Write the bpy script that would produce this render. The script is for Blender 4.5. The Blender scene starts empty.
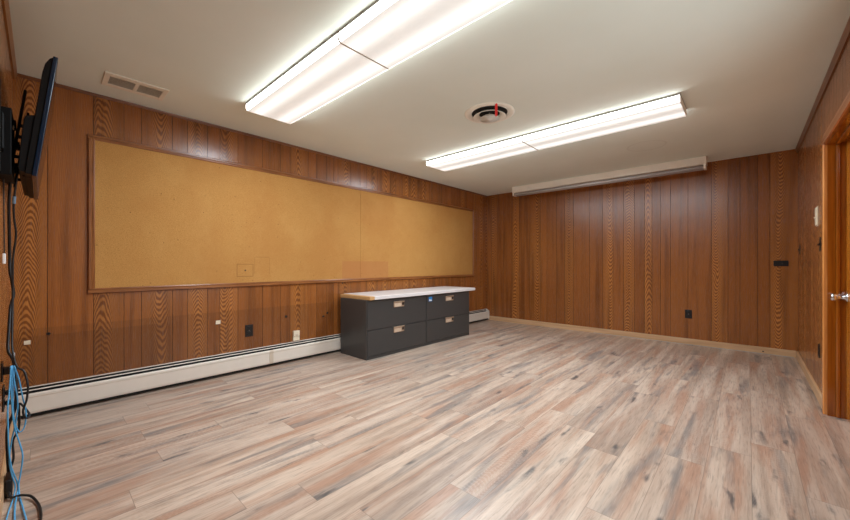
import bpy, bmesh, math, random
from mathutils import Vector
random.seed(11)
W, L, H = 4.238, 6.096, 2.44          # room: x across, y along, z up
SC = bpy.context.scene
COL = SC.collection
R = math.radians

# ------------------------------------------------------------------ node helpers
class N:
    def __init__(s, name):
        s.m = bpy.data.materials.new(name); s.m.use_nodes = True
        s.t = s.m.node_tree; s.t.nodes.clear()
        s.out = s.t.nodes.new('ShaderNodeOutputMaterial')
    def node(s, typ, **kw):
        n = s.t.nodes.new('ShaderNode' + typ)
        for k, v in kw.items(): setattr(n, k, v)
        return n
    def put(s, sock, v):
        if v is None: return
        if isinstance(v, bpy.types.NodeSocket): s.t.links.new(v, sock)
        elif isinstance(v, (tuple, list)):
            v = tuple(v)
            if len(sock.default_value) == 4 and len(v) == 3: v = v + (1,)
            sock.default_value = v
        else: sock.default_value = v
    def math(s, op, a, b=None, c=None, clamp=False):
        n = s.node('Math', operation=op, use_clamp=clamp)
        for i, v in enumerate((a, b, c)): s.put(n.inputs[i], v)
        return n.outputs[0]
    def coord(s):
        n = s.node('TexCoord'); sp = s.node('SeparateXYZ')
        s.t.links.new(n.outputs['Object'], sp.inputs[0])
        return sp.outputs[0], sp.outputs[1], sp.outputs[2]
    def vec(s, x=0., y=0., z=0.):
        n = s.node('CombineXYZ')
        for i, v in enumerate((x, y, z)): s.put(n.inputs[i], v)
        return n.outputs[0]
    def noise(s, v, scale=1., detail=2., rough=.5, dist=0.):
        n = s.node('TexNoise'); s.put(n.inputs['Vector'], v)
        n.inputs['Scale'].default_value = scale; n.inputs['Detail'].default_value = detail
        n.inputs['Roughness'].default_value = rough; n.inputs['Distortion'].default_value = dist
        return n.outputs[0]
    def white(s, v):
        n = s.node('TexWhiteNoise', noise_dimensions='3D'); s.put(n.inputs['Vector'], v)
        return n.outputs['Value']
    def ramp(s, f, stops):
        n = s.node('ValToRGB'); e = n.color_ramp.elements
        while len(e) < len(stops): e.new(.5)
        for el, (p, c) in zip(e, stops):
            el.position = p
            el.color = (c, c, c, 1) if isinstance(c, (int, float)) else tuple(c) + (1,)
        s.put(n.inputs[0], f); return n.outputs[0]
    def mix(s, f, a, b, blend='MIX'):
        n = s.node('Mix', data_type='RGBA', blend_type=blend)
        s.put(n.inputs[0], f); s.put(n.inputs[6], a); s.put(n.inputs[7], b)
        return n.outputs[2]
    def smooth(s, v, a, b):
        n = s.node('MapRange', interpolation_type='SMOOTHSTEP')
        s.put(n.inputs[0], v); n.inputs[1].default_value = a; n.inputs[2].default_value = b
        return n.outputs[0]
    def bump(s, h, strength=.2, dist=.002):
        n = s.node('Bump'); n.inputs['Strength'].default_value = strength
        n.inputs['Distance'].default_value = dist; s.put(n.inputs['Height'], h); return n.outputs[0]
    def bsdf(s, col, rough=.5, metal=0., spec=.5, normal=None, emit=None, estr=0., coat=0., trans=0.):
        b = s.node('BsdfPrincipled')
        s.put(b.inputs['Base Color'], col); s.put(b.inputs['Roughness'], rough)
        s.put(b.inputs['Metallic'], metal); s.put(b.inputs['Specular IOR Level'], spec)
        s.put(b.inputs['Normal'], normal)
        if coat: b.inputs['Coat Weight'].default_value = coat; b.inputs['Coat Roughness'].default_value = .08
        if trans: b.inputs['Transmission Weight'].default_value = trans
        if emit is not None:
            s.put(b.inputs['Emission Color'], emit); s.put(b.inputs['Emission Strength'], estr)
        s.t.links.new(b.outputs[0], s.out.inputs[0]); return s.m

def lin(r, g, b):
    f = lambda c: (c / 255 / 12.92) if c / 255 <= .04045 else ((c / 255 + .055) / 1.055) ** 2.4
    return (f(r), f(g), f(b))

def plain(name, rgb, rough=.5, metal=0., spec=.5, var=.06, scale=40., bump=0., coat=0.):
    n = N(name); x, y, z = n.coord()
    f = n.noise(n.vec(x, y, z), scale, 3.)
    c = lin(*rgb)
    col = n.ramp(f, [(.3, tuple(v * (1 - var) for v in c)), (.7, tuple(min(1, v * (1 + var)) for v in c))])
    nm = n.bump(f, bump, .001) if bump else None
    return n.bsdf(col, rough, metal, spec, nm, coat=coat)

# ------------------------------------------------------------------ materials
def panel_material(name, base, light, dark, rough=.25, fade=False):
    """wall panelling: printed oak, a different board between every pair of grooves"""
    n = N(name); x, y, z = n.coord()
    def at(a):
        k = n.node('Attribute', attribute_name=a); return k.outputs['Fac']
    pid, pu, pk = at('pid'), at('pu'), at('pk')
    u = n.math('ADD', x, y)
    d0 = n.math('SUBTRACT', u, pu)
    zz = n.math('ADD', z, n.math('MULTIPLY', pid, 37.3))
    sway = n.math('MULTIPLY', n.math('SUBTRACT', n.noise(n.vec(pid, 0., n.math('MULTIPLY', zz, 1.1)), 1., 2.), .5), .07)
    d = n.math('ADD', d0, sway)
    warp = n.noise(n.vec(n.math('MULTIPLY', u, 22.), n.math('MULTIPLY', pid, 9.), n.math('MULTIPLY', zz, 2.2)), 1., 3.)
    fq = n.math('MULTIPLY_ADD', n.math('FRACT', n.math('MULTIPLY', pid, 7.31)), 11., 13.)
    hk = n.math('FRACT', n.math('MULTIPLY', pid, 23.7))
    flip = n.math('MULTIPLY_ADD', n.math('GREATER_THAN', n.math('FRACT', n.math('MULTIPLY', pid, 3.17)), .45), 2., -1.)
    # cathedral arches: contours of z + K d^2
    d2 = n.math('MULTIPLY', d, d)
    slow = n.noise(n.vec(n.math('MULTIPLY', u, 9.), n.math('MULTIPLY', pid, 9.), n.math('MULTIPLY', zz, 1.6)), 1., 2.)
    jag = n.noise(n.vec(n.math('MULTIPLY', u, 240.), pid, n.math('MULTIPLY', zz, 5.)), 1., 2.)
    g1 = n.math('ADD', n.math('MULTIPLY', n.math('ADD', n.math('ADD', zz, n.math('MULTIPLY', n.math('MULTIPLY', d2, flip), n.math('MULTIPLY_ADD', hk, 45., 22.))), n.math('MULTIPLY', slow, .34)), fq), n.math('MULTIPLY', jag, .35))
    # straight grain
    g2 = n.math('ADD', n.math('MULTIPLY', d, 120.), n.math('ADD', n.math('MULTIPLY', warp, 4.), n.math('MULTIPLY', jag, .8)))
    def wave(g):
        s_ = n.math('SINE', n.math('MULTIPLY', g, 6.2832))
        return n.math('MULTIPLY_ADD', s_, .5, .5)
    w1 = n.math('SUBTRACT', 1., n.smooth(wave(g1), .15, .9)); w2 = wave(g2)
    ck = n.smooth(n.math('ABSOLUTE', d), .11, .02)
    on = n.smooth(pk, .45, .55)
    kk = n.math('MULTIPLY', on, n.math('MULTIPLY_ADD', ck, .55, .45))
    w = n.math('ADD', n.math('MULTIPLY', w1, kk), n.math('MULTIPLY', n.math('MULTIPLY', w2, .42), n.math('SUBTRACT', 1., kk)))
    pore = n.noise(n.vec(n.math('MULTIPLY', u, 330.), pid, n.math('MULTIPLY', zz, 9.)), 1., 2.)
    broad = n.noise(n.vec(n.math('MULTIPLY', u, 16.), n.math('MULTIPLY', pid, 5.), n.math('MULTIPLY', zz, .7)), 1., 3.)
    c1 = n.mix(n.math('MULTIPLY', w, .82), lin(*base), lin(*light))
    c1 = n.mix(n.math('MULTIPLY', n.math('SUBTRACT', 1., w1), n.math('MULTIPLY', kk, .30)), c1, lin(*dark))
    c2 = n.mix(n.math('MULTIPLY', n.smooth(broad, .42, .75), .6), c1, lin(*dark))
    c3 = n.mix(n.math('MULTIPLY', n.smooth(pore, .50, .72), .35), c2, tuple(v * .45 for v in lin(*dark)))
    tint = n.ramp(pid, [(0., (.84, .81, .80)), (.5, (.98, .96, .94)), (1., (1.12, 1.10, 1.06))])
    c4 = n.mix(1., c3, tint, 'MULTIPLY')
    if fade:                                     # wall above the old furniture line has faded
        edge = n.math('MULTIPLY', n.math('SUBTRACT', slow, .5), .012)
        zf = n.math('ADD', z, edge)
        f1 = n.math('MULTIPLY', n.smooth(zf, .632, .622), n.math('MULTIPLY', n.smooth(y, 2.62, 2.5), .24))
        f2 = n.math('MULTIPLY', n.smooth(zf, .575, .567), n.math('MULTIPLY', n.smooth(y, 1.05, .8), .20))
        c4 = n.mix(n.math('ADD', f1, f2), c4, lin(74, 40, 18))
    h = n.math('ADD', n.math('MULTIPLY', pore, .6), n.math('MULTIPLY', w, .4))
    rg = n.math('MULTIPLY_ADD', pore, .14, rough - .06)
    return n.bsdf(c4, rg, 0., .55, n.bump(h, .26, .0010))

M = {}
PB = ((137, 80, 39), (196, 131, 66), (92, 51, 24))
M['panel'] = panel_material('oak panelling', *PB)
M['panel_faded'] = panel_material('oak panelling with fade line', *PB, fade=True)
M['groove'] = plain('panel groove', (50, 28, 15), .6)

def wood(name, base, light, dark, axis='z', rough=.3, coat=0., freq=60.):
    n = N(name); x, y, z = n.coord()
    m = {'x': (.06, 1, 1), 'y': (1, .06, 1), 'z': (1, 1, .06)}[axis]
    v = n.vec(n.math('MULTIPLY', x, m[0] * freq), n.math('MULTIPLY', y, m[1] * freq), n.math('MULTIPLY', z, m[2] * freq))
    a = n.noise(v, 1., 4., .55, .6); b = n.noise(v, 5., 2.)
    c = n.ramp(a, [(.3, lin(*dark)), (.52, lin(*base)), (.75, lin(*light))])
    c = n.mix(n.math('MULTIPLY', n.smooth(b, .5, .75), .25), c, lin(*dark))
    return n.bsdf(c, rough, 0., .5, n.bump(b, .1, .0008), coat=coat)
M['frame_y'] = wood('cork frame rail wood', (140, 86, 44), (164, 108, 60), (104, 60, 28), 'y')
M['frame_z'] = wood('cork frame stile wood', (140, 86, 44), (164, 108, 60), (104, 60, 28), 'z')
M['crown_y'] = wood('crown wood', (118, 70, 36), (140, 88, 48), (92, 52, 26), 'y')
M['crown_x'] = wood('crown wood across', (150, 98, 50), (168, 114, 62), (124, 76, 36), 'x')
M['base_x'] = wood('pale baseboard across', (198, 160, 120), (208, 172, 134), (182, 144, 104), 'x', .45, freq=25.)
M['base_y'] = wood('pale baseboard', (198, 160, 120), (208, 172, 134), (182, 144, 104), 'y', .45, freq=25.)
M['door_z'] = wood('varnished door wood', (214, 134, 44), (228, 154, 62), (190, 110, 30), 'z', .16, .6, 30.)
M['jamb_z'] = wood('varnished jamb wood', (150, 82, 18), (166, 96, 26), (124, 62, 10), 'z', .14, .7, 30.)
M['casing_z'] = wood('casing wood', (214, 142, 76), (226, 160, 94), (186, 116, 56), 'z', .25, .3, 40.)
M['casing_y'] = wood('casing head wood', (170, 98, 50), (188, 118, 64), (140, 76, 36), 'y', .25, .3, 40.)

# floor: vinyl planks along y
def floor_material():
    n = N('washed oak plank floor'); x, y, z = n.coord()
    PW, PL = .185, 1.22
    xs = n.math('DIVIDE', n.math('ADD', x, 10.05), PW)
    row = n.math('FLOOR', xs)
    off = n.math('MULTIPLY', n.white(n.vec(row, 3., 1.)), PL)
    ys = n.math('DIVIDE', n.math('ADD', n.math('ADD', y, 10.), off), PL)
    colm = n.math('FLOOR', ys)
    pid = n.white(n.vec(row, colm, 7.)); pid2 = n.white(n.vec(row, colm, 19.))
    fx = n.math('FRACT', xs); fy = n.math('FRACT', ys)
    ex = n.math('MULTIPLY', n.math('MINIMUM', fx, n.math('SUBTRACT', 1., fx)), PW)
    ey = n.math('MULTIPLY', n.math('MINIMUM', fy, n.math('SUBTRACT', 1., fy)), PL)
    seam = n.math('SUBTRACT', 1., n.smooth(n.math('MINIMUM', ex, ey), .0004, .0022))
    o1 = n.math('MULTIPLY', pid, 53.); o2 = n.math('MULTIPLY', pid2, 31.)
    def st(sx, sy, k, det=3., dist=.4):
        return n.noise(n.vec(n.math('MULTIPLY_ADD', x, sx, o1), n.math('MULTIPLY_ADD', y, sy, o2), k), 1., det, .55, dist)
    tone = st(11., .8, 0., 3.); pink = st(10., .8, 4., 3.); grey = st(11., 1.0, 9., 3.); knot = st(11., 3.2, 14., 3.)
    fine = st(120., 8., 2., 3., .15); fine2 = st(260., 9., 6., 2., .2)
    # cathedral figure
    dx = n.math('MULTIPLY', n.math('ADD', n.math('SUBTRACT', fx, .5), n.math('MULTIPLY', n.math('SUBTRACT', tone, .5), .9)), PW)
    g = n.math('ADD', n.math('MULTIPLY', n.math('ADD', y, n.math('MULTIPLY', n.math('MULTIPLY', dx, dx), 30.)), 36.), n.math('ADD', n.math('ADD', n.math('MULTIPLY', pink, 9.), n.math('MULTIPLY', fine, .5)), o1))
    fig = n.math('POWER', n.math('MULTIPLY_ADD', n.math('SINE', n.math('MULTIPLY', g, 6.2832)), .5, .5), 2.)
    figm = n.math('MULTIPLY', n.smooth(pid2, .35, .6), .17)
    c = n.ramp(tone, [(.30, lin(156, 136, 120)), (.5, lin(188, 167, 149)), (.70, lin(208, 190, 172))])
    c = n.mix(n.math('MULTIPLY', n.smooth(pink, .46, .66), .70), c, lin(166, 124, 100))
    c = n.mix(n.math('MULTIPLY', n.smooth(grey, .52, .70), .74), c, lin(116, 114, 112))
    c = n.mix(n.math('MULTIPLY', n.smooth(knot, .58, .72), n.math('MULTIPLY', n.smooth(grey, .46, .58), .9)), c, lin(72, 74, 76))
    c = n.mix(n.math('MULTIPLY', fig, figm), c, lin(208, 198, 186))
    c = n.mix(n.math('MULTIPLY', n.smooth(fine, .47, .70), .33), c, lin(108, 90, 78))
    c = n.mix(n.math('MULTIPLY', n.smooth(fine2, .5, .75), .22), c, lin(214, 204, 190))
    pt = n.ramp(pid, [(0., (.90, .89, .89)), (.5, (.99, .98, .97)), (1., (1.07, 1.06, 1.04))])
    c = n.mix(1., c, pt, 'MULTIPLY')
    c = n.mix(n.math('MULTIPLY', seam, .5), c, lin(100, 86, 76))
    h = n.math('SUBTRACT', n.math('MULTIPLY', fine, .5), n.math('MULTIPLY', seam, 1.5))
    rg = n.math('MULTIPLY_ADD', fine, .12, .25)
    return n.bsdf(c, rg, 0., .55, n.bump(h, .08, .0008))
M['floor'] = floor_material()

# ceiling paint with a round repainted patch
def ceiling_material():
    n = N('ceiling paint'); x, y, z = n.coord()
    f = n.noise(n.vec(x, y, 0.), 1.3, 4.); f2 = n.noise(n.vec(x, y, 0.), 160., 3.)
    c = n.ramp(f, [(.3, lin(226, 234, 226)), (.7, lin(233, 240, 233))])
    dx = n.math('SUBTRACT', x, 2.955); dy = n.math('SUBTRACT', y, 4.80)
    r = n.math('SQRT', n.math('ADD', n.math('MULTIPLY', dx, dx), n.math('MULTIPLY', dy, dy)))
    r = n.math('ADD', r, n.math('MULTIPLY', n.math('SUBTRACT', f, .5), .02))
    ring = n.math('MULTIPLY', n.smooth(n.math('ABSOLUTE', n.math('SUBTRACT', r, .185)), .016, .004), .10)
    disc = n.math('MULTIPLY', n.smooth(r, .19, .17), .025)
    c = n.mix(n.math('ADD', ring, disc), c, lin(120, 110, 92))
    return n.bsdf(c, .85, 0., .3, n.bump(f2, .25, .0015))
M['ceiling'] = ceiling_material()

def cork_material():
    n = N('cork sheet'); x, y, z = n.coord()
    p = n.vec(x, y, z)
    f = n.noise(p, 230., 3., .6); f2 = n.noise(p, 1.3, 5., .6); f3 = n.noise(n.vec(x, n.math('MULTIPLY', y, 1.3), z), 3., 5., .65)
    c = n.ramp(f, [(.28, lin(150, 102, 50)), (.5, lin(186, 136, 72)), (.74, lin(206, 158, 94))])
    c = n.mix(n.math('MULTIPLY', n.smooth(f2, .4, .66), .42), c, lin(168, 112, 54))
    c = n.mix(n.math('MULTIPLY', n.smooth(f3, .45, .72), .13), c, lin(214, 170, 104))
    def box(y0, y1, z0, z1, e=.006):
        a = n.math('MULTIPLY', n.smooth(y, y0 - e, y0 + e), n.smooth(y, y1 + e, y1 - e))
        b = n.math('MULTIPLY', n.smooth(z, z0 - e, z0 + e), n.smooth(z, z1 + e, z1 - e))
        return n.math('MULTIPLY', a, b)
    c = n.mix(n.math('MULTIPLY', box(2.72, 3.50, .90, 1.13), .55), c, lin(172, 112, 66))      # unfaded oblong
    c = n.mix(n.math('MULTIPLY', box(3.05, 4.1, 1.63, 1.95, .02), .14), c, lin(170, 116, 62))
    c = n.mix(n.math('MULTIPLY', n.math('SUBTRACT', box(1.468, 1.63, .965, 1.095, .003), box(1.474, 1.624, .971, 1.089, .003)), .55), c, lin(110, 70, 30))
    c = n.mix(n.math('MULTIPLY', n.math('SUBTRACT', box(1.64, 1.80, .985, 1.17, .003), box(1.646, 1.794, .985, 1.163, .003)), .25), c, lin(110, 70, 30))
    v = n.node('TexVoronoi'); v.inputs['Scale'].default_value = 13.; n.put(v.inputs['Vector'], p)
    hole = n.smooth(v.outputs['Distance'], .07, .04)                      # old pin holes
    c = n.mix(n.math('MULTIPLY', hole, .75), c, lin(70, 42, 20))
    return n.bsdf(c, .8, 0., .25, n.bump(f, .35, .0015))
M['cork'] = cork_material()

M['heater'] = plain('cream enamel', (224, 215, 202), .38, 0., .5, .02, 12.)
M['joint'] = plain('yellowed enamel', (206, 192, 172), .4, 0., .5, .02, 12.)
M['heater_dark'] = plain('dark heater slot', (16, 15, 14), .6)
M['cab'] = plain('charcoal painted steel', (62, 61, 60), .34, 0., .5, .03, 90., .03)
M['cab_dark'] = plain('cabinet shadow gap', (14, 14, 14), .7)
M['pull'] = plain('champagne metal pull', (190, 166, 142), .38, .55, .5, .08, 30.)
M['card'] = plain('beige label card', (206, 184, 160), .5)
M['latch'] = plain('black plastic latch', (14, 14, 15), .35)
M['slab'] = plain('white laminate', (222, 218, 216), .32, 0., .5, .02, 6.)
M['chip'] = plain('raw chipboard edge', (198, 156, 104), .7, 0., .3, .18, 260., .2)
M['white'] = plain('white painted metal', (238, 234, 224), .35, 0., .5, .02, 9.)
M['cream'] = plain('cream plastic', (226, 214, 188), .4, 0., .5, .03, 30.)
M['black'] = plain('black plastic', (13, 13, 14), .4, 0., .5, .1, 60.)
M['black_metal'] = plain('black powder-coated steel', (8, 8, 8), .6, 0., .2, .1, 80.)
M['tv_shell'] = plain('black television shell', (8, 8, 9), .5, 0., .25, .1, 70., .05)
M['tv_bezel'] = plain('dark blue-black bezel', (13, 36, 58), .22, 0., .5, .05, 30.)
M['screen'] = plain('glossy black screen', (6, 6, 7), .12, 0., .5, .05, 3.)
M['chrome'] = plain('polished chrome', (215, 217, 220), .12, 1., .5, .02, 10.)
M['steel'] = plain('bare steel', (160, 150, 138), .35, .9, .5, .06, 40.)
M['blue'] = plain('blue cable jacket', (84, 166, 216), .4, 0., .5, .05, 60.)
M['steel_blue'] = plain('dull blue plastic', (104, 128, 146), .45)
M['cable'] = plain('black cable jacket', (14, 14, 15), .45, 0., .5, .1, 60.)
M['paper'] = plain('white paper tag', (232, 236, 236), .6, 0., .3, .02, 30.)
M['red'] = plain('red plastic strip', (224, 44, 44), .4, 0., .5, .04, 30.)
M['grey_void'] = plain('duct darkness', (10, 10, 10), .8)
M['vent_paint'] = plain('ceiling register paint', (236, 232, 220), .5, 0., .4, .03, 12.)
M['vent_mesh'] = plain('dusty register louvres', (205, 198, 184), .6, 0., .4, .14, 90.)
M['tile'] = plain('grey caulk', (170, 166, 160), .5)
M['sticker'] = plain('blue sticker', (38, 124, 190), .4, 0., .5, .04, 20.)
M['fixture_shade'] = plain('fixture pan with painted shade', (150, 147, 138), .4, 0., .5, .02, 9.)  # white pan greyed, the shade above the lens is in its colour

def tube_glass():
    n = N('unlit fluorescent tube'); x, y, z = n.coord()
    f = n.noise(n.vec(n.math('MULTIPLY', x, .3), y, z), 6., 2.)
    c = n.ramp(f, [(.3, lin(176, 178, 182)), (.7, lin(200, 202, 206))])
    return n.bsdf(c, .1, 0., .6, coat=.5)
M['tube'] = tube_glass()

def lens_material(yc):
    """prismatic lens lit from inside by two tubes lying along x"""
    n = N('lit lens'); x, y, z = n.coord()
    d = n.math('ABSOLUTE', n.math('SUBTRACT', y, yc))
    a = n.math('DIVIDE', n.math('SUBTRACT', d, .105), .052)
    glow = n.math('POWER', 2.718, n.math('MULTIPLY', n.math('MULTIPLY', a, a), -1.))
    side = n.smooth(d, .183, .190)
    pr = n.noise(n.vec(n.math('MULTIPLY', x, 60.), n.math('MULTIPLY', y, 90.), z), 1., 2.)
    s_ = n.math('MULTIPLY_ADD', glow, .55, .46)
    s_ = n.math('ADD', s_, n.math('MULTIPLY', n.math('SUBTRACT', pr, .5), .14))
    s_ = n.math('ADD', s_, n.math('MULTIPLY', side, LENS_SIDE))
    return n.bsdf(lin(235, 232, 226), .3, 0., .4, None, (.97, 1., .975), s_)
LENS_SIDE = 6.

# ------------------------------------------------------------------ mesh helpers
class MB:
    def __init__(s): s.bm = bmesh.new(); s.mi = 0
    def _mark(s, fs):
        for f in fs: f.material_index = s.mi
    def poly(s, pts):
        f = s.bm.faces.new([s.bm.verts.new(p) for p in pts]); f.material_index = s.mi; return f
    def box(s, x0, x1, y0, y1, z0, z1, bev=0., seg=2):
        b = bmesh.new()
        bmesh.ops.create_cube(b, size=1)
        for v in b.verts:
            v.co = Vector(((x0 + x1) / 2 + v.co.x * (x1 - x0), (y0 + y1) / 2 + v.co.y * (y1 - y0), (z0 + z1) / 2 + v.co.z * (z1 - z0)))
        if bev: bmesh.ops.bevel(b, geom=b.edges[:], offset=bev, segments=seg, profile=.5, affect='EDGES')
        s._merge(b); return s
    def _merge(s, b):
        mp = {v: s.bm.verts.new(v.co) for v in b.verts}
        for f in b.faces:
            try: g = s.bm.faces.new([mp[v] for v in f.verts])
            except ValueError: continue
            g.material_index = s.mi
        b.free()
    def prism(s, prof, a0, a1, axis, bev=0.):
        """closed profile extruded along axis; profile gives the other two coordinates in order"""
        b = bmesh.new()
        def P(p, a):
            return {'x': (a, p[0], p[1]), 'y': (p[0], a, p[1]), 'z': (p[0], p[1], a)}[axis]
        A = [b.verts.new(P(p, a0)) for p in prof]; B = [b.verts.new(P(p, a1)) for p in prof]
        b.faces.new(A); b.faces.new(B[::-1]); k = len(prof)
        for i in range(k): b.faces.new((A[i], B[i], B[(i + 1) % k], A[(i + 1) % k]))
        bmesh.ops.recalc_face_normals(b, faces=b.faces[:])
        if bev: bmesh.ops.bevel(b, geom=b.edges[:], offset=bev, segments=2, profile=.5, affect='EDGES')
        s._merge(b); return s
    def lathe(s, prof, c, axis='z', n=48, closed=False):
        def P(r, h, t):
            a, b_ = r * math.cos(t), r * math.sin(t)
            q = {'z': (a, b_, h), 'x': (h, a, b_), 'y': (a, h, b_)}[axis]
            return (c[0] + q[0], c[1] + q[1], c[2] + q[2])
        b = bmesh.new()
        rings = [[b.verts.new(P(r, h, 2 * math.pi * i / n)) for i in range(n)] for r, h in prof]
        pr = list(zip(rings, rings[1:])) + ([(rings[-1], rings[0])] if closed else [])
        for A, B in pr:
            for i in range(n): b.faces.new((A[i], A[(i + 1) % n], B[(i + 1) % n], B[i]))
        if not closed:
            for Rg, (r, h) in ((rings[0], prof[0]), (rings[-1], prof[-1])):
                if r > 1e-6: b.faces.new(Rg)
        bmesh.ops.remove_doubles(b, verts=b.verts[:], dist=1e-6)
        bmesh.ops.recalc_face_normals(b, faces=b.faces[:]); s._merge(b); return s
    def tube(s, pts, r, n=8, sub=6):
        P = [Vector(p) for p in pts]; out = []
        for i in range(len(P) - 1):
            p0, p1, p2, p3 = P[max(i - 1, 0)], P[i], P[i + 1], P[min(i + 2, len(P) - 1)]
            for k in range(sub):
                t = k / sub
                out.append(.5 * ((2 * p1) + (p2 - p0) * t + (2 * p0 - 5 * p1 + 4 * p2 - p3) * t * t + (3 * p1 - p0 - 3 * p2 + p3) * t ** 3))
        out.append(P[-1])
        b = bmesh.new(); rings = []; up = None
        for i, p in enumerate(out):
            d = (out[min(i + 1, len(out) - 1)] - out[max(i - 1, 0)])
            d = d.normalized() if d.length > 1e-9 else Vector((0, 0, 1))
            if up is None: up = d.orthogonal().normalized()
            up = (up - d * up.dot(d)); up = up.normalized() if up.length > 1e-6 else d.orthogonal().normalized()
            q = d.cross(up)
            rings.append([b.verts.new(p + (up * math.cos(2 * math.pi * j / n) + q * math.sin(2 * math.pi * j / n)) * r) for j in range(n)])
        for A, B in zip(rings, rings[1:]):
            for i in range(n): b.faces.new((A[i], A[(i + 1) % n], B[(i + 1) % n], B[i]))
        b.faces.new(rings[0][::-1]); b.faces.new(rings[-1])
        bmesh.ops.recalc_face_normals(b, faces=b.faces[:]); s._merge(b); return s
    def build(s, name, mats, parent=None, loc=None, smooth=False):
        if not isinstance(mats, (list, tuple)): mats = [mats]
        if loc is not None:
            for v in s.bm.verts: v.co -= Vector(loc)
        me = bpy.data.meshes.new(name); s.bm.to_mesh(me); s.bm.free()
        for m in mats: me.materials.append(m)
        if smooth:
            for p in me.polygons: p.use_smooth = True
        o = bpy.data.objects.new(name, me); COL.objects.link(o)
        if parent is not None:
            o.parent = parent
            if loc is None: o.location = -Vector(parent.location)
        if loc is not None: o.location = loc
        return o

def tag(o, label=None, cat=None, group=None, kind=None):
    for k, v in (('label', label), ('category', cat), ('group', group), ('kind', kind)):
        if v: o[k] = v
    return o
def struct(o): o['kind'] = 'structure'; return o
def thing(name, loc, label, cat, group=None):
    o = bpy.data.objects.new(name, None); COL.objects.link(o); o.location = loc; o.empty_display_size = .1
    return tag(o, label, cat, group)

# ------------------------------------------------------------------ room shell
def fill_grooves(known, end, lo=.07, hi=.25):
    g = list(known)
    pat = [.11, .19, .08, .16, .24, .13, .20, .10, .17, .22, .09, .15]
    i = 0
    while g[-1] + pat[i % 12] < end - .03:
        g.append(g[-1] + pat[i % 12]); i += 1
    return g

def panel_wall(name, axis, plane, sign, a0, a1, grooves, holes=(), pks=()):
    """axis: the coordinate running along the wall; sign: side the room lies on"""
    mb = MB(); bm = mb.bm
    rnd = random.Random(name)
    info = []
    TH, GD, GW = .11, .003, .0028
    def P(a, off, z):
        c = plane + sign * off
        return (a, c, z) if axis == 'x' else (c, a, z)
    def front(p0, p1, z0, z1, o0, o1, mi):
        f = mb.poly([P(p0, o0, z0), P(p1, o1, z0), P(p1, o1, z1), P(p0, o0, z1)])
        f.material_index = mi; return f
    edges = [a0] + [g for g in grooves if a0 + .02 < g < a1 - .02] + [a1]
    const = plane
    for i in range(len(edges) - 1):
        e0, e1 = edges[i], edges[i + 1]
        s0 = e0 + (GW / 2 if i else 0); s1 = e1 - (GW / 2 if i < len(edges) - 2 else 0)
        pid = rnd.random(); pk = (pks[i] if i < len(pks) else rnd.random()); pu = (s0 + s1) / 2 + const + rnd.uniform(-.25, .25) * (s1 - s0)
        cuts = sorted({s0, s1, *[h for H_ in holes for h in H_[:2] if s0 < h < s1]})
        for c0, c1 in zip(cuts, cuts[1:]):
            zs = [(0, H)]
            for h0, h1, z0, z1 in holes:
                if c0 >= h0 - 1e-6 and c1 <= h1 + 1e-6: zs = [q for q in ((0, z0), (z1, H)) if q[1] - q[0] > .001]
            for z0, z1 in zs:
                info.append((front(c0, c1, z0, z1, 0, 0, 0), pid, pk, pu))
        if i < len(edges) - 2:
            zs = [(0, H)]
            for h0, h1, z0, z1 in holes:
                if h0 < e1 < h1: zs = [q for q in ((0, z0), (z1, H)) if q[1] - q[0] > .001]
            for z0, z1 in zs:
                front(s1, e1, z0, z1, 0, -GD, 1); front(e1, e1 + GW / 2, z0, z1, -GD, 0, 1)
    # solid body behind the face
    mb.mi = 1
    hs = sorted(holes); segs = []; p = a0
    for h0, h1, z0, z1 in hs:
        segs.append((p, h0, 0, H))
        if z0 > .01: segs.append((h0, h1, 0, z0))
        segs.append((h0, h1, z1, H)); p = h1
    segs.append((p, a1, 0, H))
    for p0, p1, z0, z1 in segs:
        b0, b1 = sorted((plane - sign * .004, plane - sign * TH))
        if axis == 'x': mb.box(p0, p1, b0, b1, z0, z1)
        else: mb.box(b0, b1, p0, p1, z0, z1)
    bm.faces.ensure_lookup_table(); bm.faces.index_update()
    vals = {f.index: (a, b, c) for f, a, b, c in info}
    nf = len(bm.faces)
    bm.normal_update()
    ob = mb.build(name, [M['panel_faded' if name == 'wall_left' else 'panel'], M['groove']])
    me = ob.data
    for k, nm in enumerate(('pid', 'pk', 'pu')):
        at = me.attributes.new(nm, 'FLOAT', 'FACE')
        for i in range(nf): at.data[i].value = vals.get(i, (0, 0, 0))[k]
    return struct(ob)

gl = fill_grooves([.166, .413, .598, .712, .932, 1.047, 1.21, 1.318, 1.483, 1.728, 1.924, 2.034, 2.254, 2.365, 2.505, 2.60, 2.665, 2.86, 3.01], L)
panel_wall('wall_left', 'y', 0, 1, 0, L, gl, pks=(.9, .1, .9, .1, .95, .1, .8, .1, .9, .1, .2, .1, .9, .1, .2, .1, .2, .9, .1))
gb = [.11, .254, .37, .55, .70, .80, .912, 1.109, 1.227, 1.395, 1.531, 1.679, 1.931, 2.125, 2.275, 2.42, 2.567, 2.695, 2.788, 2.892, 3.01, 3.207, 3.456, 3.621, 3.736, 3.897, 4.007]
panel_wall('wall_back', 'x', L, -1, 0, W, gb, pks=(.1, .9, .1, .2, .9, .1, .2, .9, .1, .2, .1, .9, .1, .2, .9, .1, .7, .1, .9, .1, .2, .1, .2, .95, .1, .2, .1, .95))
DY0, DY1, DZ = 3.06, 3.98, 1.965         # door opening in the right wall
gr = fill_grooves([.15, .36, .48, .7], L)
WY0, WY1, WZ0, WZ1 = 1.15, 2.75, .80, 2.0   # unseen window added in the right wall to brighten the ceiling
panel_wall('wall_right', 'y', W, -1, 0, L, gr, holes=((WY0, WY1, WZ0, WZ1), (DY0, DY1, 0, DZ)))
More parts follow.
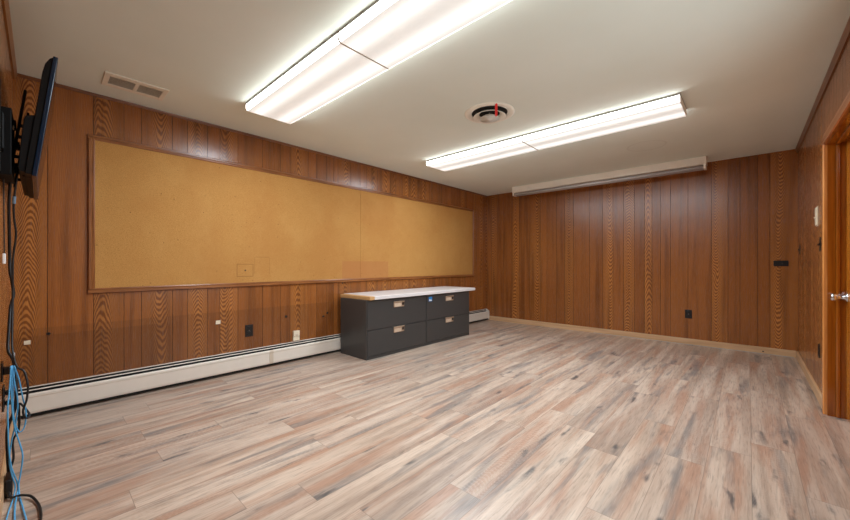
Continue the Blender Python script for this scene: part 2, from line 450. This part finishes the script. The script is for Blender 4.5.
gn = fill_grooves([.22, .36, .55], W)
panel_wall('wall_near', 'x', 0, 1, 0, W, gn)
struct(MB().box(-.11, W + .14, -.11, L + .11, -.08, 0).build('floor', M['floor']))
struct(MB().box(-.11, W + .11, -.11, L + .11, H, H + .08).build('ceiling', M['ceiling']))

# crown strips and baseboards
struct(MB().prism([(0, H), (0, H - .02), (.006, H - .02), (.014, H - .009), (.016, H)], 0, L, 'y').build('trim_1', M['crown_y']))
struct(MB().prism([(W, H), (W, H - .05), (W - .008, H - .05), (W - .014, H - .03), (W - .02, H - .012), (W - .02, H)], 0, L, 'y').build('trim_2', M['crown_y']))
struct(MB().prism([(0, H), (0, H - .045), (.008, H - .045), (.016, H - .022), (.02, H - .01), (.02, H)], .0, W, 'x').build('trim_3', M['crown_x']))
def base_prof(s, p): return [(p, 0), (p, .08), (p + s * .008, .08), (p + s * .014, .074), (p + s * .015, 0)]
bb = MB().prism([(L, 0), (L, .08), (L - .008, .08), (L - .014, .074), (L - .015, 0)], .012, W - .015, 'x')
bb.mi = 1; bb.box(3.938, 3.954, L - .0165, L - .0145, .024, .036)
bb.mi = 2; bb.box(2.0, W - .03, L - .0185, L - .015, 0, .006)
struct(bb.build('baseboard_back', [M['base_x'], M['heater_dark'], M['tile']]))
struct(MB().prism(base_prof(-1, W), DY1 + .105, L - .015, 'y').build('baseboard_right', M['base_y']))
struct(MB().prism(base_prof(-1, W), .0, DY0 - .105, 'y').build('baseboard_right_near', M['base_y']))
struct(MB().prism([(0, 0), (0, .08), (.008, .08), (.014, .074), (.015, 0)], .06, W - .015, 'x').build('baseboard_near', M['base_x']))

# door in the right wall: casing and jamb belong to the room, leaf and knob to the door
CF = W - .024
cas = MB()
for y0, y1, s in ((DY1 + .005, DY1 + .1, 1), (DY0 - .1, DY0 - .005, -1)):
    a, b = (y0, y1) if s > 0 else (y1, y0)
    k = lambda t: a + (b - a) * t
    cas.prism([(W, k(0)), (CF + .006, k(0)), (CF, k(.08)), (CF, k(.3)), (CF + .004, k(.36)), (CF + .002, k(.6)), (CF + .008, k(.7)), (CF + .012, k(1)), (W, k(1))], 0, DZ + .005, 'z')
cas.mi = 1
zc = lambda t: DZ - .005 + .095 * t
cas.prism([(W, zc(0)), (CF + .006, zc(0)), (CF, zc(.08)), (CF, zc(.3)), (CF + .004, zc(.36)), (CF + .002, zc(.6)), (CF + .008, zc(.7)), (CF + .012, zc(1)), (W, zc(1))], DY0 - .1, DY1 + .1, 'y')
struct(cas.build('trim_4', [M['casing_z'], M['casing_y']]))
jb = MB()
for y0, y1, s0, s1 in ((DY1 - .012, DY1, DY1 - .026, DY1 - .012), (DY0, DY0 + .012, DY0 + .012, DY0 + .026)):
    jb.box(W - .004, W + .13, y0, y1, 0, DZ)
    jb.box(W + .034, W + .058, s0, s1, 0, DZ - .012, .010, 4)
jb.box(W - .004, W + .13, DY0 + .012, DY1 - .012, DZ - .012, DZ)
jb.box(W + .034, W + .058, DY0 + .026, DY1 - .026, DZ - .026, DZ - .012, .004, 2)
struct(jb.build('trim_5', M['jamb_z']))
DF = W + .084
door = MB().box(DF, DF + .038, DY0 + .015, DY1 - .016, .006, DZ - .015, .002, 1).build('door_1', M['door_z'])
struct(door)
kn = MB().lathe([(0, 0), (.034, 0), (.034, -.005), (.029, -.011), (.016, -.015), (.0125, -.032), (.014, -.046), (.022, -.053), (.0275, -.063), (.0275, -.073), (.021, -.081), (0, -.083)], (DF, DY1 - .075, .862), 'x', 32)
kn.build('knob', M['chrome'], door, smooth=True)

# added fill-light window, out of view: casing, sashes and panes
wf = MB()
for a in ((WY0 - .07, WY0 + .005, WZ0 - .07, WZ1 + .07), (WY1 - .005, WY1 + .07, WZ0 - .07, WZ1 + .07), (WY0, WY1, WZ1 - .005, WZ1 + .07)):
    wf.box(W - .018, W, a[0], a[1], a[2], a[3], .003, 1)
wf.box(W - .05, W + .11, WY0 - .09, WY1 + .09, WZ0 - .03, WZ0 + .002, .004, 2)
for ym in (WY0 + .022, (WY0 + WY1) / 2, WY1 - .022): wf.box(W + .03, W + .075, ym - .022, ym + .022, WZ0, WZ1)
for zm in (WZ0 + .022, WZ1 - .022):
    for q0, q1 in ((WY0 + .044, (WY0 + WY1) / 2 - .022), ((WY0 + WY1) / 2 + .022, WY1 - .044)): wf.box(W + .031, W + .074, q0, q1, zm - .022, zm + .022)
win = struct(wf.build('added_window_1', M['casing_z']))
ng = N('added window glass'); tr = ng.node('BsdfTransparent'); gl_ = ng.node('BsdfGlossy'); gl_.inputs['Roughness'].default_value = .02
mx = ng.node('MixShader'); mx.inputs[0].default_value = .05
ng.t.links.new(tr.outputs[0], mx.inputs[1]); ng.t.links.new(gl_.outputs[0], mx.inputs[2]); ng.t.links.new(mx.outputs[0], ng.out.inputs[0])
for ya_, yb_ in ((WY0 + .044, (WY0 + WY1) / 2 - .022), ((WY0 + WY1) / 2 + .022, WY1 - .044)):
    MB().box(W + .050, W + .055, ya_, yb_, WZ0 + .044, WZ1 - .044).build('pane', ng.m, win)
pl = bpy.data.lights.new('added_window_portal', 'AREA'); pl.shape = 'RECTANGLE'; pl.size = WZ1 - WZ0; pl.size_y = WY1 - WY0
pl.cycles.is_portal = True
po = bpy.data.objects.new('added_window_portal', pl); COL.objects.link(po)
po.location = (W + .10, (WY0 + WY1) / 2, (WZ0 + WZ1) / 2); po.rotation_euler = (0, R(90), 0)

# ------------------------------------------------------------------ ceiling lights
def fixture(x0, x1, yc, label):
    t = thing('ceiling_light', (x0, yc, H - .07), label, 'ceiling light', 'lit wraparound ceiling lights')
    w = .198
    MB().box(x0 + .001, x1 - .001, yc - w + .001, yc + w - .001, H - .0185, H - .0005).build('housing', M['fixture_shade'], t)
    zb = H - .07
    prof = [(yc - w, H - .019), (yc - w, H - .05), (yc - w + .008, zb + .004), (yc - w + .016, zb), (yc + w - .016, zb), (yc + w - .008, zb + .004), (yc + w, H - .05), (yc + w, H - .019)]
    lens = MB().prism(prof, x0 + .004, x1 - .004, 'x').build('lens', LM[yc], t)
    for a, b in ((x0, x0 + .004), (x1 - .004, x1)):
        MB().prism([(p[0], p[1]) for p in prof], a, b, 'x').build('end_cap', M['white'], t)
    ld = bpy.data.lights.new('fluorescent_tubes', 'AREA'); ld.shape = 'RECTANGLE'
    ld.size = x1 - x0 - .03; ld.size_y = .33; ld.energy = LAMP; ld.color = (.90, 1., 1.10)
    lo = bpy.data.objects.new('fluorescent_tubes', ld); COL.objects.link(lo)
    lo.parent = t; lo.location = Vector(((x0 + x1) / 2, yc, zb - .004)) - t.location
    return t
LAMP = 27.5
Y1, Y2 = 1.483, 3.715
LM = {Y1: lens_material(Y1), Y2: lens_material(Y2)}
fixture(.73, 2.073, Y1, 'lit white ceiling light nearest the cork board, in the pair closest to us')
fixture(2.079, 3.42, Y1, 'lit white ceiling light overhead, cut off by the top of the picture')
fixture(.73, 2.073, Y2, 'lit white ceiling light behind the round diffuser, its end towards the cork board')
fixture(2.079, 3.42, Y2, 'lit white ceiling light behind the round diffuser, its end towards the door')

t = thing('strip_light', (.757, 5.77, H - .1), 'unlit white strip light with a bare grey tube along the back wall', 'ceiling light')
MB().box(.757, 3.43, 5.722, 5.86, H - .1, H - .0005, .004, 1).build('housing', M['white'], t)
MB().tube([(.785, 5.752, H - .131), (3.40, 5.752, H - .131)], .021, 16, 1).build('tube', M['tube'], t, smooth=True)
MB().tube([(.785, 5.828, H - .131), (3.40, 5.828, H - .131)], .021, 16, 1).build('tube', M['tube'], t, smooth=True)
for xa in (.762, 3.40):
    MB().box(xa, xa + .025, 5.728, 5.85, H - .152, H - .1, .005, 2).build('lamp_holder', M['white'], t)

# round air diffuser with its red strip
dc = (2.112, 2.833)
t = thing('air_diffuser', (dc[0], dc[1], H), 'round white air diffuser of nested rings on the ceiling', 'air vent')
MB().lathe([(0, H - .0015), (.165, H - .0015), (.165, H - .0005), (0, H - .0005)], (*dc, 0), 'z', 48).build('duct_dark_disc', M['grey_void'], t)  # black disc paints the dark of a duct, the ceiling is closed
MB().lathe([(.218, H - .0006), (.217, H - .006), (.205, H - .014), (.185, H - .016), (.160, H - .007), (.156, H - .002), (.165, H - .0022), (.19, H - .012), (.205, H - .0101), (.212, H - .0006)], (*dc, 0), 'z', 64, True).build('outer_ring', M['vent_paint'], t, smooth=True)
MB().lathe([(.142, H - .040), (.105, H - .020), (.090, H - .012), (.090, H - .010), (.108, H - .017), (.144, H - .037)], (*dc, 0), 'z', 64, True).build('middle_ring', M['vent_paint'], t, smooth=True)
MB().lathe([(.085, H - .055), (.06, H - .047), (.024, H - .050), (.020, H - .056), (0, H - .058), ], (*dc, 0), 'z', 48).lathe([(.088, H - .054), (.05, H - .030), (.05, H - .029), (.089, H - .052)], (*dc, 0), 'z', 48, True).build('inner_cone', M['vent_paint'], t, smooth=True)
MB().box(dc[0] - .004, dc[0] + .004, dc[1] - .004, dc[1] + .004, H - .05, H - .002).build('bracket', M['vent_mesh'], t)
rp = Vector((2.262, 2.70, 0))
rb = MB().tube([(rp.x, rp.y, H - .012), (rp.x + .004, rp.y - .006, H - .016)], .009, 8, 2)
rb.prism([(-.011, H - .01), (.011, H - .01), (.009, H - .105), (-.004, H - .12), (-.010, H - .105)], -.0015, .0015, 'y')
o = rb.build('red_strip', M['red'])
for v in o.data.vertices:
    if abs(v.co.x) < .05:                                   # turn the flat strip and hang it off the rim
        a = R(42); x_, y_ = v.co.x, v.co.y
        v.co.x = rp.x + x_ * math.cos(a) - y_ * math.sin(a); v.co.y = rp.y + x_ * math.sin(a) + y_ * math.cos(a)
tag(o, 'red plastic strip hanging from the rim of the round diffuser', 'plastic strip')

# rectangular register
t = thing('air_register', (.385, .62, H), 'flat rectangular two-grille air register on the ceiling above the cork board', 'air vent')
x0, x1, y0, y1 = .262, .512, .434, .805
fr = MB()
for a in ((x0, x1, y0, y0 + .032), (x0, x1, y1 - .032, y1), (x0, x0 + .05, y0 + .032, y1 - .032), (x1 - .05, x1, y0 + .032, y1 - .032), (x0 + .05, x1 - .05, .608, .632)):
    fr.box(*a, H - .009, H - .0004, .002, 1)
fr.build('frame', M['vent_paint'], t)
for ya, yb in ((y0 + .032, .608), (.632, y1 - .032)):
    MB().box(x0 + .05, x1 - .05, ya, yb, H - .0018, H - .0004).build('backing', M['vent_mesh'], t)
    sl = MB(); k = 12
    for i in range(k):
        xx = x0 + .056 + i * (x1 - x0 - .112) / (k - 1)
        sl.prism([(xx - .004, H - .002), (xx + .003, H - .0075), (xx + .004, H - .0068), (xx - .003, H - .0015)], ya, yb, 'y')
    sl.build('louvre_panel', M['vent_mesh'], t)

# ------------------------------------------------------------------ cork board
t = thing('cork_board', (0, 3.0, .857), 'long framed cork board filling the left wall', 'cork board')
ya, yb, za, zb = .380, 5.634, .862, 2.113; fw = .042
prof = lambda o, s: [(0.0006, o), (.012, o), (.021, o + s * .006), (.021, o + s * .018), (.015, o + s * .023), (.016, o + s * .034), (.011, o + s * fw), (.0006, o + s * fw)]
MB().prism(prof(za, 1), ya, yb, 'y').build('frame_rail', M['frame_y'], t)
MB().prism(prof(zb, -1), ya, yb, 'y').build('frame_rail', M['frame_y'], t)
MB().prism(prof(ya, 1), za + .036, zb - .036, 'z').build('frame_stile', M['frame_z'], t)
MB().prism(prof(yb, -1), za + .036, zb - .036, 'z').build('frame_stile', M['frame_z'], t)
MB().box(.0006, .0095, ya + .03, 3.0065, za + .03, zb - .03).build('cork_panel', M['cork'], t)
MB().box(.0006, .0095, 3.0095, yb - .03, za + .03, zb - .03).build('cork_panel', M['cork'], t)
o = MB().lathe([(0, 0), (.006, .0), (.006, .003), (.003, .006), (.007, .011), (0, .013)], (.0097, 1.548, 1.03), 'x', 14).build('push_pin', M['black'])
tag(o, 'small dark push pin stuck low in the cork board', 'push pin')

# ------------------------------------------------------------------ baseboard heater
t = thing('baseboard_heater', (0, 3.0, 0), 'long cream baseboard heater under the cork board', 'heater')
HY0, HY1 = .004, 6.075
MB().box(.0006, .004, HY0, HY1, .004, .212).box(.0006, .016, HY0, HY1, .2065, .213, .002, 1).build('back_plate', M['heater'], t)
MB().box(.0045, .046, HY0 + .004, HY1 - .012, .012, .150).box(.0042, .0075, HY0 + .003, HY1 - .012, .012, .2048).build('slot_shade', M['heater_dark'], t)  # near-black liner paints the shade inside the slots and lower gap
fp = [(.061, .177), (.070, .173), (.0735, .167), (.0735, .152), (.0705, .147), (.0705, .05), (.066, .034), (.060, .034), (.0655, .052), (.0655, .15), (.0675, .164), (.059, .173)]
MB().prism(fp, HY0 + .002, 1.789, 'y').build('front_panel', M['heater'], t)
MB().prism(fp, 1.795, HY1 - .012, 'y').build('front_panel', M['heater'], t)
MB().prism([(a + .003, b) for a, b in fp[:7]] + fp[7:], 1.772, 1.812, 'y').build('joint_cover', M['joint'], t)
MB().prism([(.036, .1955), (.044, .1905), (.045, .1925), (.037, .1975)], HY0 + .003, HY1 - .012, 'y').build('damper_vane', M['heater'], t)
MB().prism([(.0045, .206), (.0045, .018), (.07, .018), (.0745, .04), (.0745, .175), (.06, .19), (.014, .214)], HY1 - .012, HY1, 'y').build('end_cap', M['heater'], t)

# ------------------------------------------------------------------ filing cabinets and worktop
CX0, CX1, CH = .120, .628, .680
def cabinet(y0, y1, label, sticker=False):
    t = thing('filing_cabinet', ((CX0 + CX1) / 2, (y0 + y1) / 2, 0), label, 'filing cabinet', 'charcoal lateral filing cabinets')
    bd = MB().box(CX0, CX1 - .012, y0, y1, .0005, CH, .003, 2)
    bd.box(CX1 - .014, CX1 - .001, y0, y0 + .012, .0005, CH, .002, 1).box(CX1 - .014, CX1 - .001, y1 - .012, y1, .0005, CH, .002, 1)
    bd.box(CX1 - .014, CX1 - .001, y0 + .01, y1 - .01, .0005, .034, .002, 1)
    bd.mi = 1; bd.box(CX1 - .013, CX1 - .0105, y0 + .012, y1 - .012, .034, CH - .002)
    bd.build('case', [M['cab'], M['cab_dark']], t)
    for z0, z1, zp in ((.0385, .332, .293), (.3375, CH - .008, .601)):
        dr = MB().box(CX1 - .011, CX1 + .003, y0 + .0145, y1 - .0145, z0, z1, .002, 2).build('drawer', M['cab'], t)
        yc = (y0 + y1) / 2
        f = MB()
        f.box(CX1 + .003, CX1 + .009, yc - .088, yc + .088, zp - .036, zp + .036, .002, 1)
        f.box(CX1 + .008, CX1 + .017, yc - .088, yc + .088, zp + .024, zp + .036, .003, 2)
        def kid(o):
            o.parent = dr; o.location = (0, 0, 0)
            return o
        # drawers keep world-space meshes, so children sit at the drawer's own origin
        kid(f.build('handle', M['pull']))
        kid(MB().box(CX1 + .008, CX1 + .0115, yc + .05, yc + .082, zp - .016, zp + .018, .002, 1).build('latch', M['latch']))
        kid(MB().box(CX1 + .0085, CX1 + .0098, yc - .075, yc + .035, zp - .028, zp + .014).build('label_card', M['card']))
        if sticker and z0 > .2:
            sb = MB().box(CX1 + .0031, CX1 + .0037, y0 + .05, y0 + .118, .588, .648)
            sb.mi = 1
            x_ = CX1 + .0038
            sb.box(x_ - .0003, x_ + .0003, y0 + .056, y0 + .112, .594, .602)
            sb.box(x_ - .0003, x_ + .0003, y0 + .062, y0 + .078, .602, .614)
            sb.prism([(x_ - .0003, .614), (x_ + .0003, .614), (x_ + .0003, .616), (x_ - .0003, .616)], y0 + .06, y0 + .10, 'y')
            sb.box(x_ - .0003, x_ + .0003, y0 + .086, y0 + .104, .602, .610)
            tag(kid(sb.build('sticker', [M['sticker'], M['paper']])), 'blue sticker with a white drawing')
    return t
cabinet(2.622, 3.622, 'charcoal two-drawer filing cabinet under the chipboard end of the white worktop')
cabinet(3.625, 4.618, 'charcoal two-drawer filing cabinet with a blue sticker, nearer the far corner', True)
t = thing('worktop', (.34, 3.7, CH + .001), 'white laminate worktop laid across the two filing cabinets', 'worktop')
MB().box(.040, .655, 2.722, 4.745, CH + .001, CH + .042, .005, 2).build('slab', M['slab'], t)
tag(MB().box(.075, .655, 2.652, 2.7225, CH + .001, CH + .040, .002, 1).build('edge_strip', M['chip'], t), 'raw chipboard end strip')

# ------------------------------------------------------------------ wall plates, jacks, holes
def on_left(y, z, w, h, d=.006): return (.0004, d, y - w / 2, y + w / 2, z - h / 2, z + h / 2)
def outlet(root, put, w, h, duplex=True, mat='black'):
    """put(a0,a1,z0,z1,d0,d1) -> box args on that wall"""
    MB().box(*put(-w / 2, w / 2, -h / 2, h / 2, .0004, .006), .002, 2).build('face_plate', M[mat], root)
    for s in (-1, 1):
        MB().box(*put(-w * .24, w * .24, s * h * .22 - h * .15, s * h * .22 + h * .15, .005, .0085), .003, 2).build('socket', M['latch'], root)
    MB().box(*put(-.003, .003, -.003, .003, .005, .0078)).build('screw', M['steel'], root)
t = thing('wall_outlet', (.001, 1.590, .405), 'black duplex outlet on the left wall above the heater', 'outlet')
outlet(t, lambda a0, a1, z0, z1, d0, d1: (d0, d1, 1.590 + a0, 1.590 + a1, .405 + z0, .405 + z1), .078, .122)
t = thing('wall_outlet', (3.213, L - .001, .413), 'black duplex outlet low on the back wall', 'outlet')
outlet(t, lambda a0, a1, z0, z1, d0, d1: (3.213 + a0, 3.213 + a1, L - d1, L - d0, .413 + z0, .413 + z1), .077, .116)
t = thing('wall_outlet', (W - .001, 4.39, .392), 'black outlet low on the right wall beside the door', 'outlet')
outlet(t, lambda a0, a1, z0, z1, d0, d1: (W - d1, W - d0, 4.39 + a0, 4.39 + a1, .392 + z0, .392 + z1), .074, .105)
# horizontal black plate on the back wall
t = thing('wall_plate', (4.10, L - .001, 1.10), 'black horizontal plate on the back wall near the right corner', 'wall plate')
MB().box(4.037, 4.163, L - .007, L - .0004, 1.068, 1.134, .002, 2).build('face_plate', M['black'], t)
for xx in (4.072, 4.128): MB().box(xx - .018, xx + .018, L - .010, L - .006, 1.083, 1.119, .003, 2).build('socket', M['latch'], t)
# toggle switches on the right wall
for yy, zz, lb in ((5.849, 1.256, 'black toggle switch on the right wall by the back corner'), (4.34, 1.254, 'black toggle switch on the right wall by the door')):
    t = thing('light_switch', (W - .001, yy, zz), lb, 'light switch')
    MB().box(W - .0035, W - .0004, yy - .034, yy + .034, zz - .054, zz + .054, .001, 2).build('face_plate', M['black'], t)
    MB().prism([(W - .003, zz - .012), (W - .003, zz + .012), (W - .018, zz - .002), (W - .020, zz - .009), (W - .014, zz - .012)], yy - .006, yy + .006, 'y').build('toggle', M['latch'], t)
# white thermostat
t = thing('wall_thermostat', (W - .001, 4.50, 1.49), 'white wall thermostat on the right wall above the switch', 'thermostat')
MB().box(W - .004, W - .0004, 4.465, 4.555, 1.408, 1.574, .0015, 2).build('back_plate', M['cream'], t)
MB().box(W - .011, W - .0038, 4.470, 4.550, 1.417, 1.565, .003, 3).build('cover', M['cream'], t)
MB().box(W - .021, W - .010, 4.50, 4.514, 1.476, 1.488, .003, 2).build('lever', M['cream'], t)
# cream jacks and paper-white plates
o = MB().box(*on_left(.066, .531, .032, .028, .005), .0015, 2).box(.0045, .0065, .060, .072, .526, .536).build('wall_jack', M['cream'])
tag(o, 'small cream jack on the left wall beside the near corner', 'jack')
o = MB().box(*on_left(1.30, .526, .042, .036, .006), .002, 2).box(.0055, .008, 1.293, 1.307, .520, .532).build('wall_jack', M['cream'])
tag(o, 'small cream square jack on the left wall left of the black outlet', 'jack')
t = thing('phone_jack', (.001, 2.10, .272), 'cream phone jack box just above the heater, left of the filing cabinets', 'jack')
MB().box(.0004, .022, 2.062, 2.138, .222, .272, .004, 2).build('lower_box', M['cream'], t)
MB().box(.0004, .030, 2.064, 2.136, .274, .335, .004, 2).build('upper_box', M['cream'], t)
MB().box(.028, .033, 2.085, 2.115, .283, .300, .002, 1).build('port', M['joint'], t)
o = MB().box(.0004, .0012, .003, .009, .440, .470).build('wall_sticker', M['paper'])
tag(o, 'thin white sticker in the near left corner above the heater', 'sticker')
for k, (yy, zz, rr, lb) in enumerate(((.170, .579, .011, 'dark cable hole in the left wall near the near corner'),
                                      (1.987, .508, .015, 'dark cable hole in the left wall between outlet and filing cabinets'),
                                      (2.457, .459, .013, 'lower of two dark cable holes beside the filing cabinet'),
                                      (2.512, .494, .014, 'upper of two dark cable holes beside the filing cabinet'),
                                      (2.732, .850, .010, 'tiny dark cable hole just under the cork board frame'))):
    t = tag(MB().lathe([(rr * .62, .0004), (rr, .0004), (rr * .98, .003), (rr * .7, .0032), (rr * .62, .0006)], (0, yy, zz), 'x', 20, True)
            .lathe([(0, .0005), (rr * .66, .0005), (rr * .66, .0009), (0, .0009)], (0, yy, zz), 'x', 20).build('wall_grommet', M['black']),
            lb, 'cable hole', 'cable holes in the left wall')

# ------------------------------------------------------------------ television on its bracket
t = thing('television', (.91, .12, 1.50), 'black flat television tilted down from the near wall, seen edge-on', 'television')
def tv(s, o): return (.118 + s * .1176 - o * .993, 1.501 + s * .993 + o * .1176)
TX0, TX1 = .46, 1.36
MB().prism([tv(.003, 0), tv(.003, .017), tv(.592, .017), tv(.592, 0)], TX0, TX1, 'x', .003).build('bezel', M['tv_bezel'], t)
MB().prism([tv(.022, -.0008), tv(.022, .003), tv(.577, .003), tv(.577, -.0008)], TX0 + .016, TX1 - .016, 'x').build('screen', M['screen'], t)
MB().prism([tv(.008, .016), tv(.008, .040), tv(.50, .042), tv(.545, .038), tv(.575, .027), tv(.588, .016)], TX0 + .006, TX1 - .006, 'x', .003).build('back_shell', M['tv_shell'], t)
MB().prism([tv(.014, .038), tv(.014, .058), tv(.03, .063), tv(.20, .071), tv(.255, .072), tv(.275, .068), tv(.290, .040)], TX0 + .03, TX1 - .012, 'x', .003).build('rear_housing', M['tv_shell'], t)
vs = MB()
for i in range(9): vs.prism([tv(.0125, .022 + i * .003), tv(.0125, .0235 + i * .003), tv(.006, .0235 + i * .003), tv(.006, .022 + i * .003)], TX0 + .1, TX1 - .1, 'x')
vs.build('vent_slots', M['tv_shell'], t)
t = thing('wall_bracket', (1.0, .001, 1.67), 'black steel wall bracket behind the television', 'wall bracket')
MB().box(.62, 1.34, .0006, .010, 1.74, 1.80, .002, 1).box(.62, 1.34, .0006, .010, 1.555, 1.615, .002, 1).box(1.06, 1.34, .0006, .041, 1.50, 1.805, .004, 2).build('wall_plate', M['black_metal'], t)
MB().box(1.40, 1.56, .0006, .012, 1.50, 1.90, .004, 2).box(1.33, 1.41, .0006, .02, 1.60, 1.76, .003, 1).build('side_arm', M['black_metal'], t)
for xr, s1 in ((1.17, .44), (.72, .46)):
    MB().prism([tv(.02, .086), tv(.02, .096), tv(s1, .096), tv(s1, .086)], xr, xr + .03, 'x', .002).build('rail', M['black_metal'], t)
    for s in (.06, .10, .20, .255): MB().prism([tv(s, .071), tv(s, .0865), tv(s + .014, .0865), tv(s + .014, .071)], xr + .006, xr + .024, 'x').build('spacer', M['black_metal'], t)
    MB().box(xr, xr + .03, .0095, .05, 1.745, 1.79, .002, 1).build('hook', M['black_metal'], t)
MB().lathe([(0, 0), (.012, 0), (.012, .004), (.005, .005), (0, .005)], (1.25, .041, 1.738), 'y', 6).build('bolt', M['steel'], t)

# ------------------------------------------------------------------ cables by the near wall
t = thing('wall_outlet', (1.03, .001, .40), 'black outlet on the near wall behind the cable bundle', 'outlet')
outlet(t, lambda a0, a1, z0, z1, d0, d1: (1.03 + a0, 1.03 + a1, d0, d1, .415 + z0, .415 + z1), .08, .122)
def plug(x, z, label):
    o = MB().box(x - .012, x + .012, .009, .030, z - .011, z + .011, .004, 2).tube([(x, .028, z), (x + .015, .036, z - .004)], .004, 8, 3).build('power_plug', M['cable'])
    return tag(o, label, 'plug')
plug(1.03, .440, 'black power plug in the top socket of the near-wall outlet')
plug(1.03, .388, 'black power plug in the bottom socket of the near-wall outlet')
t = thing('wall_plate', (1.13, .001, .57), 'black data plate on the near wall above the plugged-in outlet', 'wall plate')
MB().box(1.095, 1.165, .0006, .006, .525, .615, .002, 2).build('face_plate', M['black'], t)
MB().box(1.11, 1.15, .005, .03, .555, .59, .004, 2).build('socket', M['latch'], t)

def cable(name, pts, r, mat, label, cat, group=None):
    return tag(MB().tube(pts, r, 10, 6).build(name, M[mat], smooth=True), label, cat, group)
cable('power_cable', [(1.12, .050, 1.582), (1.10, .030, 1.513), (1.08, .023, 1.405), (1.05, .022, 1.302), (1.0, .022, 1.151), (1.0, .023, 1.063), (1.0, .030, 1.001), (1.0, .035, .933), (1.02, .026, .874), (1.06, .022, .766), (1.10, .021, .667), (1.14, .040, .614), (1.18, .050, .511), (1.2, .046, .397), (1.22, .024, .311), (1.22, .024, .193), (1.20, .026, .10)], .0062, 'cable', 'thick black cable running from the television straight down the near corner', 'cable')
cable('signal_cable', [(1.14, .054, 1.56), (1.14, .049, 1.51), (1.12, .040, 1.402), (1.1, .040, 1.325), (1.08, .046, 1.246), (1.05, .037, 1.15), (1.05, .034, 1.079), (1.05, .034, .912), (1.1, .034, .766), (1.14, .036, .673), (1.2, .052, .597), (1.22, .075, .575), (1.24, .088, .509), (1.25, .085, .444), (1.25, .073, .39), (1.25, .082, .353), (1.24, .094, .362), (1.23, .078, .398), (1.22, .060, .422), (1.205, .060, .37), (1.2, .058, .291), (1.2, .040, .242), (1.22, .042, .163), (1.22, .028, .11)], .0042, 'cable', 'black cable looping outwards round the blue cables below the television', 'cable')
o = MB().tube([(1.126, .0415, 1.43), (1.119, .0402, 1.395)], .0065, 10, 2).build('cable_connector', M['steel_blue']); tag(o, 'pale blue connector on the cable under the television', 'connector')
cable('thin_cord', [(1.22, .012, 1.54), (1.2, .011, 1.461), (1.2, .012, 1.328), (1.2, .013, 1.166), (1.2, .012, 1.145)], .0025, 'cable', 'thin dark cord hanging on the near wall with a white tag', 'cord')
o = MB().box(1.185, 1.215, .007, .017, 1.095, 1.145, .002, 1).build('paper_tag', M['paper']); tag(o, 'white tag hanging at the end of the thin cord', 'tag')
G = 'blue network cables in the near corner'
cable('network_cable', [(1.2, .034, .605), (1.24, .030, .492), (1.26, .026, .419), (1.27, .027, .325), (1.27, .030, .225), (1.27, .038, .14), (1.27, .055, .067), (1.275, .057, .028), (1.38, .052, .007), (1.513, .055, .007), (1.636, .063, .007)], .0030, 'blue', 'blue network cable hugging the near wall, then trailing along it on the floor', 'cable', G)
cable('network_cable', [(1.2, .039, .604), (1.22, .036, .484), (1.24, .040, .388), (1.25, .049, .308), (1.26, .063, .24), (1.27, .072, .183), (1.27, .066, .105), (1.275, .060, .053), (1.305, .064, .008), (1.425, .076, .007), (1.547, .088, .007), (1.655, .096, .007)], .0030, 'blue', 'blue network cable bulging away from the wall, trailing farther out on the floor', 'cable', G)
cable('network_cable', [(1.2, .044, .603), (1.22, .060, .535), (1.23, .071, .453), (1.24, .082, .379), (1.24, .077, .309), (1.24, .060, .292), (1.23, .045, .352), (1.21, .040, .445), (1.2, .042, .537), (1.19, .045, .597)], .0028, 'blue', 'blue network cable hanging as a closed loop beside the black loop', 'cable', G)
cable('network_cable', [(1.2, .036, .606), (1.215, .046, .52), (1.23, .056, .43), (1.235, .050, .34), (1.23, .036, .25), (1.235, .030, .16), (1.25, .040, .09), (1.268, .049, .05), (1.30, .045, .012), (1.40, .036, .007), (1.50, .030, .007)], .0028, 'blue', 'blue network cable dropping between the loops to the floor beside the power adapter', 'cable', G)
o = MB().box(1.15, 1.27, .016, .040, .002, .085, .008, 3).tube([(1.265, .028, .03), (1.295, .034, .016)], .006, 8, 3).build('power_adapter', M['cable']); tag(o, 'black power adapter on the floor against the near wall', 'power adapter')
cable('adapter_cable', [(1.290, .033, .018), (1.302, .040, .015), (1.312, .054, .018), (1.325, .073, .020), (1.351, .1, .013), (1.437, .122, .007), (1.532, .13, .007), (1.609, .128, .007), (1.70, .118, .007), (1.8, .09, .007)], .0050, 'cable', 'black cable curving out over the floor from the power adapter', 'cable')

# ------------------------------------------------------------------ world, camera, view
wd = bpy.data.worlds.new('World'); SC.world = wd; wd.use_nodes = True
wd.node_tree.nodes['Background'].inputs[0].default_value = (.86, .97, 1., 1)
wd.node_tree.nodes['Background'].inputs[1].default_value = 3.8
cam = bpy.data.cameras.new('camera'); co = bpy.data.objects.new('camera', cam); COL.objects.link(co)
co.location = (3.8117, .1277, 1.0942); co.rotation_euler = (R(90), 0, R(42.492))
cam.sensor_fit = 'HORIZONTAL'; cam.sensor_width = 36; cam.lens = 352.73 * 36 / 850
cam.shift_y = 4.0175 / 850; cam.clip_start = .01; cam.clip_end = 60
SC.camera = co
vs_ = SC.view_settings
vs_.view_transform = 'Standard'; vs_.look = 'None'; vs_.exposure = 0.; vs_.gamma = 1.; vs_.use_curve_mapping = False
SC.cycles.max_bounces = 8; SC.cycles.diffuse_bounces = 6
SC.cycles.use_denoising = True
